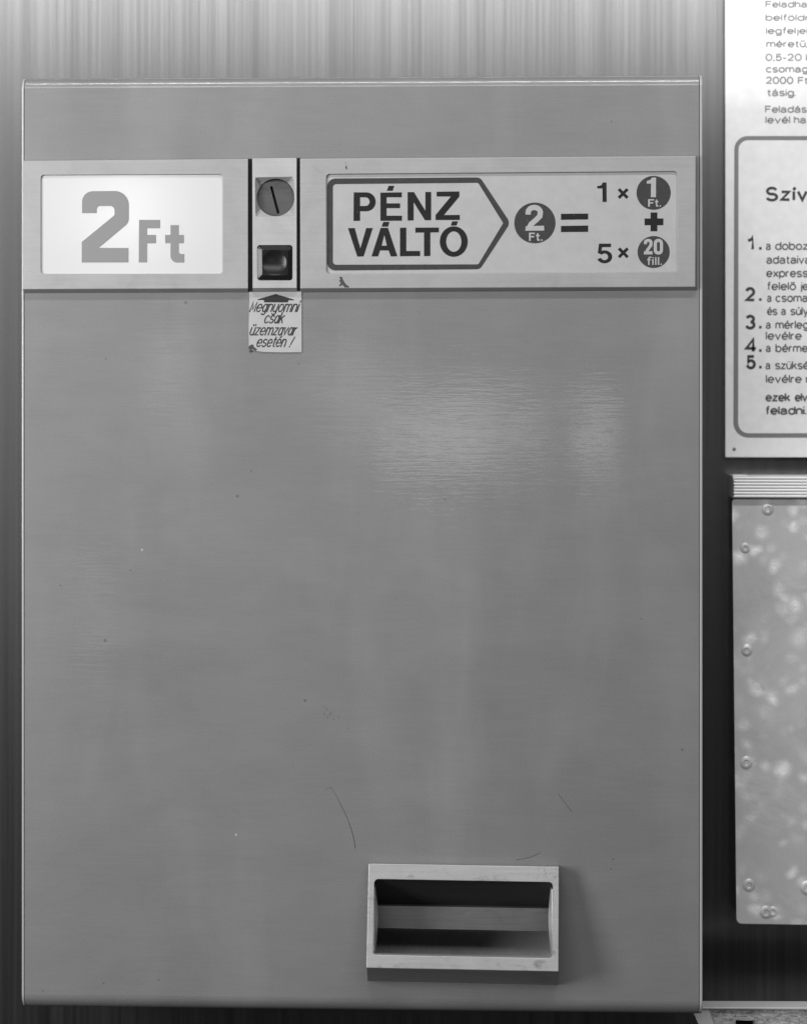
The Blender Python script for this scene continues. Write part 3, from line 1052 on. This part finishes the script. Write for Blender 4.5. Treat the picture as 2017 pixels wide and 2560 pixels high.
for s_, x0, x1, base, xh in (
    ('a', 1913, 1926, 623.5, 13), ('doboz', 1936, 2020, 623.5, 13), ('adataiva', 1914, 2026, 658, 13), ('express', 1914, 2019, 691.5, 13), ('felelő', 1916, 1989, 724, 13), ('je', 1999, 2019, 724, 13),
    ('a', 1916, 1928, 753.5, 13), ('csoma', 1937, 2019, 753.5, 13), ('és', 1916, 1942, 786.5, 13), ('a', 1951, 1964, 786.5, 13), ('súly', 1974, 2020, 786.5, 13),
    ('a', 1913, 1926, 820.5, 13), ('mérleg', 1937, 2021, 820.5, 13), ('levélre', 1913, 2003, 848, 13), ('a', 1913, 1926, 879, 13), ('bérme', 1937, 2019, 879, 13),
    ('a', 1912, 1925, 922, 13), ('szüksé', 1936, 2021, 922, 13), ('levélre', 1913, 2003, 956, 13), ('r', 2013, 2021, 956, 13)):
    text(nm, s_, x0, base, xh, x1, 3.3, NY, space=.28)
for s_, x0, x1, base, xh in (('ezek', 1912, 1975, 1002, 13), ('elv', 1985, 2018, 1002, 13), ('feladni.', 1912, 2015, 1035, 13)):
    text(nm, s_, x0, base, xh, x1, 4.4, NY, space=.28)
nm.build('step_lettering', M['board_ink'], notice, recalc=False)
nl.build('notice_lettering', M['board_ink_glare'], notice, recalc=False)
nn = MB()
text(nn, 'Szív', 1912, 500, 21.5, 2018, 6.8, NY, space=.42)
nn.build('heading_lettering', M['board_ink_bold'], notice, recalc=False)
for s_, x0, x1, base in (('1', 1865, 1886, 623), ('2', 1861, 1888, 751), ('3', 1861, 1888, 820), ('4', 1861, 1892, 878.5), ('5', 1863, 1889, 920)):
    nn = MB()
    text(nn, s_, x0, base, 21.5, x1, 7.2, NY)
    ribbon(nn, [(1899.5, base + 1), (1899.5, base - 5.5)], 6.5, NY - .00002)
    nn.build('step_numeral', M['board_ink_bold'], notice, recalc=False)
nd = MB()
c0 = ell(1834.3, 1123, 4.3, 4.3, 20)
c1 = ell(1834.3, 1123, 2.4, 2.4, 20)
nd.loft(L(c0, NY), L(c1, NY - .0008), 0, True)
nd.poly(L(c1, NY - .0008))
nd.build('fixing_nail', M['board_grey'], notice)

# ------------------------------------------------------------------ swirl-marked metal cover below the board
AY = 0.132
ac = MB()
acx1 = 2420
cov = rpoly([(1829, 1246), (acx1, 1241), (acx1, 2318), (1840, 2309)], [12, 12, 12, 14], 6)
ins = [(x + (6 if x < 1900 else -6), y) for x, y in cov]
ac.slab(L(cov, AY), [p + Vector((0.003, .027, 0)) for p in L(cov, AY)])
cover = ac.build('metal_cover', M['swirl'], bevel=0.0016, segs=3)
tag(cover, 'pale riveted metal cover with circular swirl marks, below the white notice board', 'metal cover')
rb = MB()
N_R = 7
z_t, z_b = P(1900, 1191, AY).z, P(1900, 1244, AY).z
xa, xb_ = P(1829.5, 1215, AY).x, P(acx1, 1215, AY).x
prof = []
step = (z_t - z_b) / N_R
for k in range(N_R):
    for t in (0, .2, .4, .6, .8):
        prof.append((AY - .004 - .0010 * math.sin(math.pi * t) ** .7, z_t - (k + t) * step))
prof.append((AY - .004, z_b))
prof = [(AY + .027, z_t)] + prof + [(AY + .027, z_b)]
rb.loft([(xa + .0008 * (i % 3), y, z) for i, (y, z) in enumerate(prof)], [(xb_, y, z) for y, z in prof], 0, False, close=False)
rb.add([(xa + .0006, y, z) for y, z in prof], [list(range(len(prof)))], 0)
# broken-off crust of the top ridge at the strip's left end
rb.box(xa - .0002, P(1866, 1190, AY).x, AY - .0045, AY + .01, z_t - .0022, z_t + .0011)
rb.build('ribbed_strip', M['ribbed'], cover, bevel=0.0004)
for px, py, r in ((1918, 1273, 10.5), (1862, 1370, 9), (1865.5, 1626, 10), (1864.5, 1907, 11), (1871, 2213.5, 11), (1914, 2281, 11), (1930.5, 2279.5, 9), (2016, 2220, 12)):
    r_ = MB()
    r *= 1.12
    for a_, c_, ya, yc in ((r * 1.3, r, AY - .0001, AY - .0008), (r, r * .62, AY - .0008, AY - .0011), (r * .62, r * .42, AY - .0011, AY - .0005)):
        r_.loft(L(ell(px, py, a_, a_ * 1.05, 22), ya), L(ell(px + random.uniform(-.6, .6), py, c_, c_ * 1.05, 22), yc), 0, True)
    r_.poly(L(ell(px, py, r * .42, r * .44, 22), AY - .0005))
    r_.build('rivet', M['swirl'], cover)

# ------------------------------------------------------------------ shelf end at the lower right
HY = 0.045
HT = 0.014
sh = MB()
shp = [(1772, 2523.5), (2420, 2527), (2420, 2640), (1812, 2640)]
notch = [(1838, 2550), (1886, 2552), (1886, 2600), (1838, 2600)]
sh.slab(L(shp, HY), [p + Vector((0, HT, 0)) for p in L(shp, HY)], [L(notch, HY)], [[p + Vector((0, HT - .001, 0)) for p in L(notch, HY)]])
sh.poly([p + Vector((0, HT - .001, 0)) for p in L(notch, HY)], mi=1)
zsb = P(1900, 2640, HY).z
sh.box(P(1812, 2640, HY).x, P(2420, 2640, HY).x, HY, WALL_Y - .001, zsb - .018, zsb - .0001)
shelf = sh.build('shelf', [M['chip'], M['black']])
tag(shelf, 'rough chipboard shelf edge with a dark slot, under the machine at lower right', 'shelf')
tt = MB()
tp = [(1745, 2518), (2420, 2520.5), (2420, 2526.5), (1745, 2523.4)]
tt.slab(L(tp, HY - .002), [p + Vector((0, HT + .002, 0)) for p in L(tp, HY - .002)])
tt.build('edge_strip', M['trim'], shelf, bevel=0.0004)
et = MB()
ep = [(1729, 2524), (1771.5, 2524), (1811.5, 2640), (1780, 2640)]
et.slab(L(ep, HY - .001), [p + Vector((0, HT + .001, 0)) for p in L(ep, HY - .001)])
et.build('end_trim', M['endtrim'], shelf, bevel=0.0004)
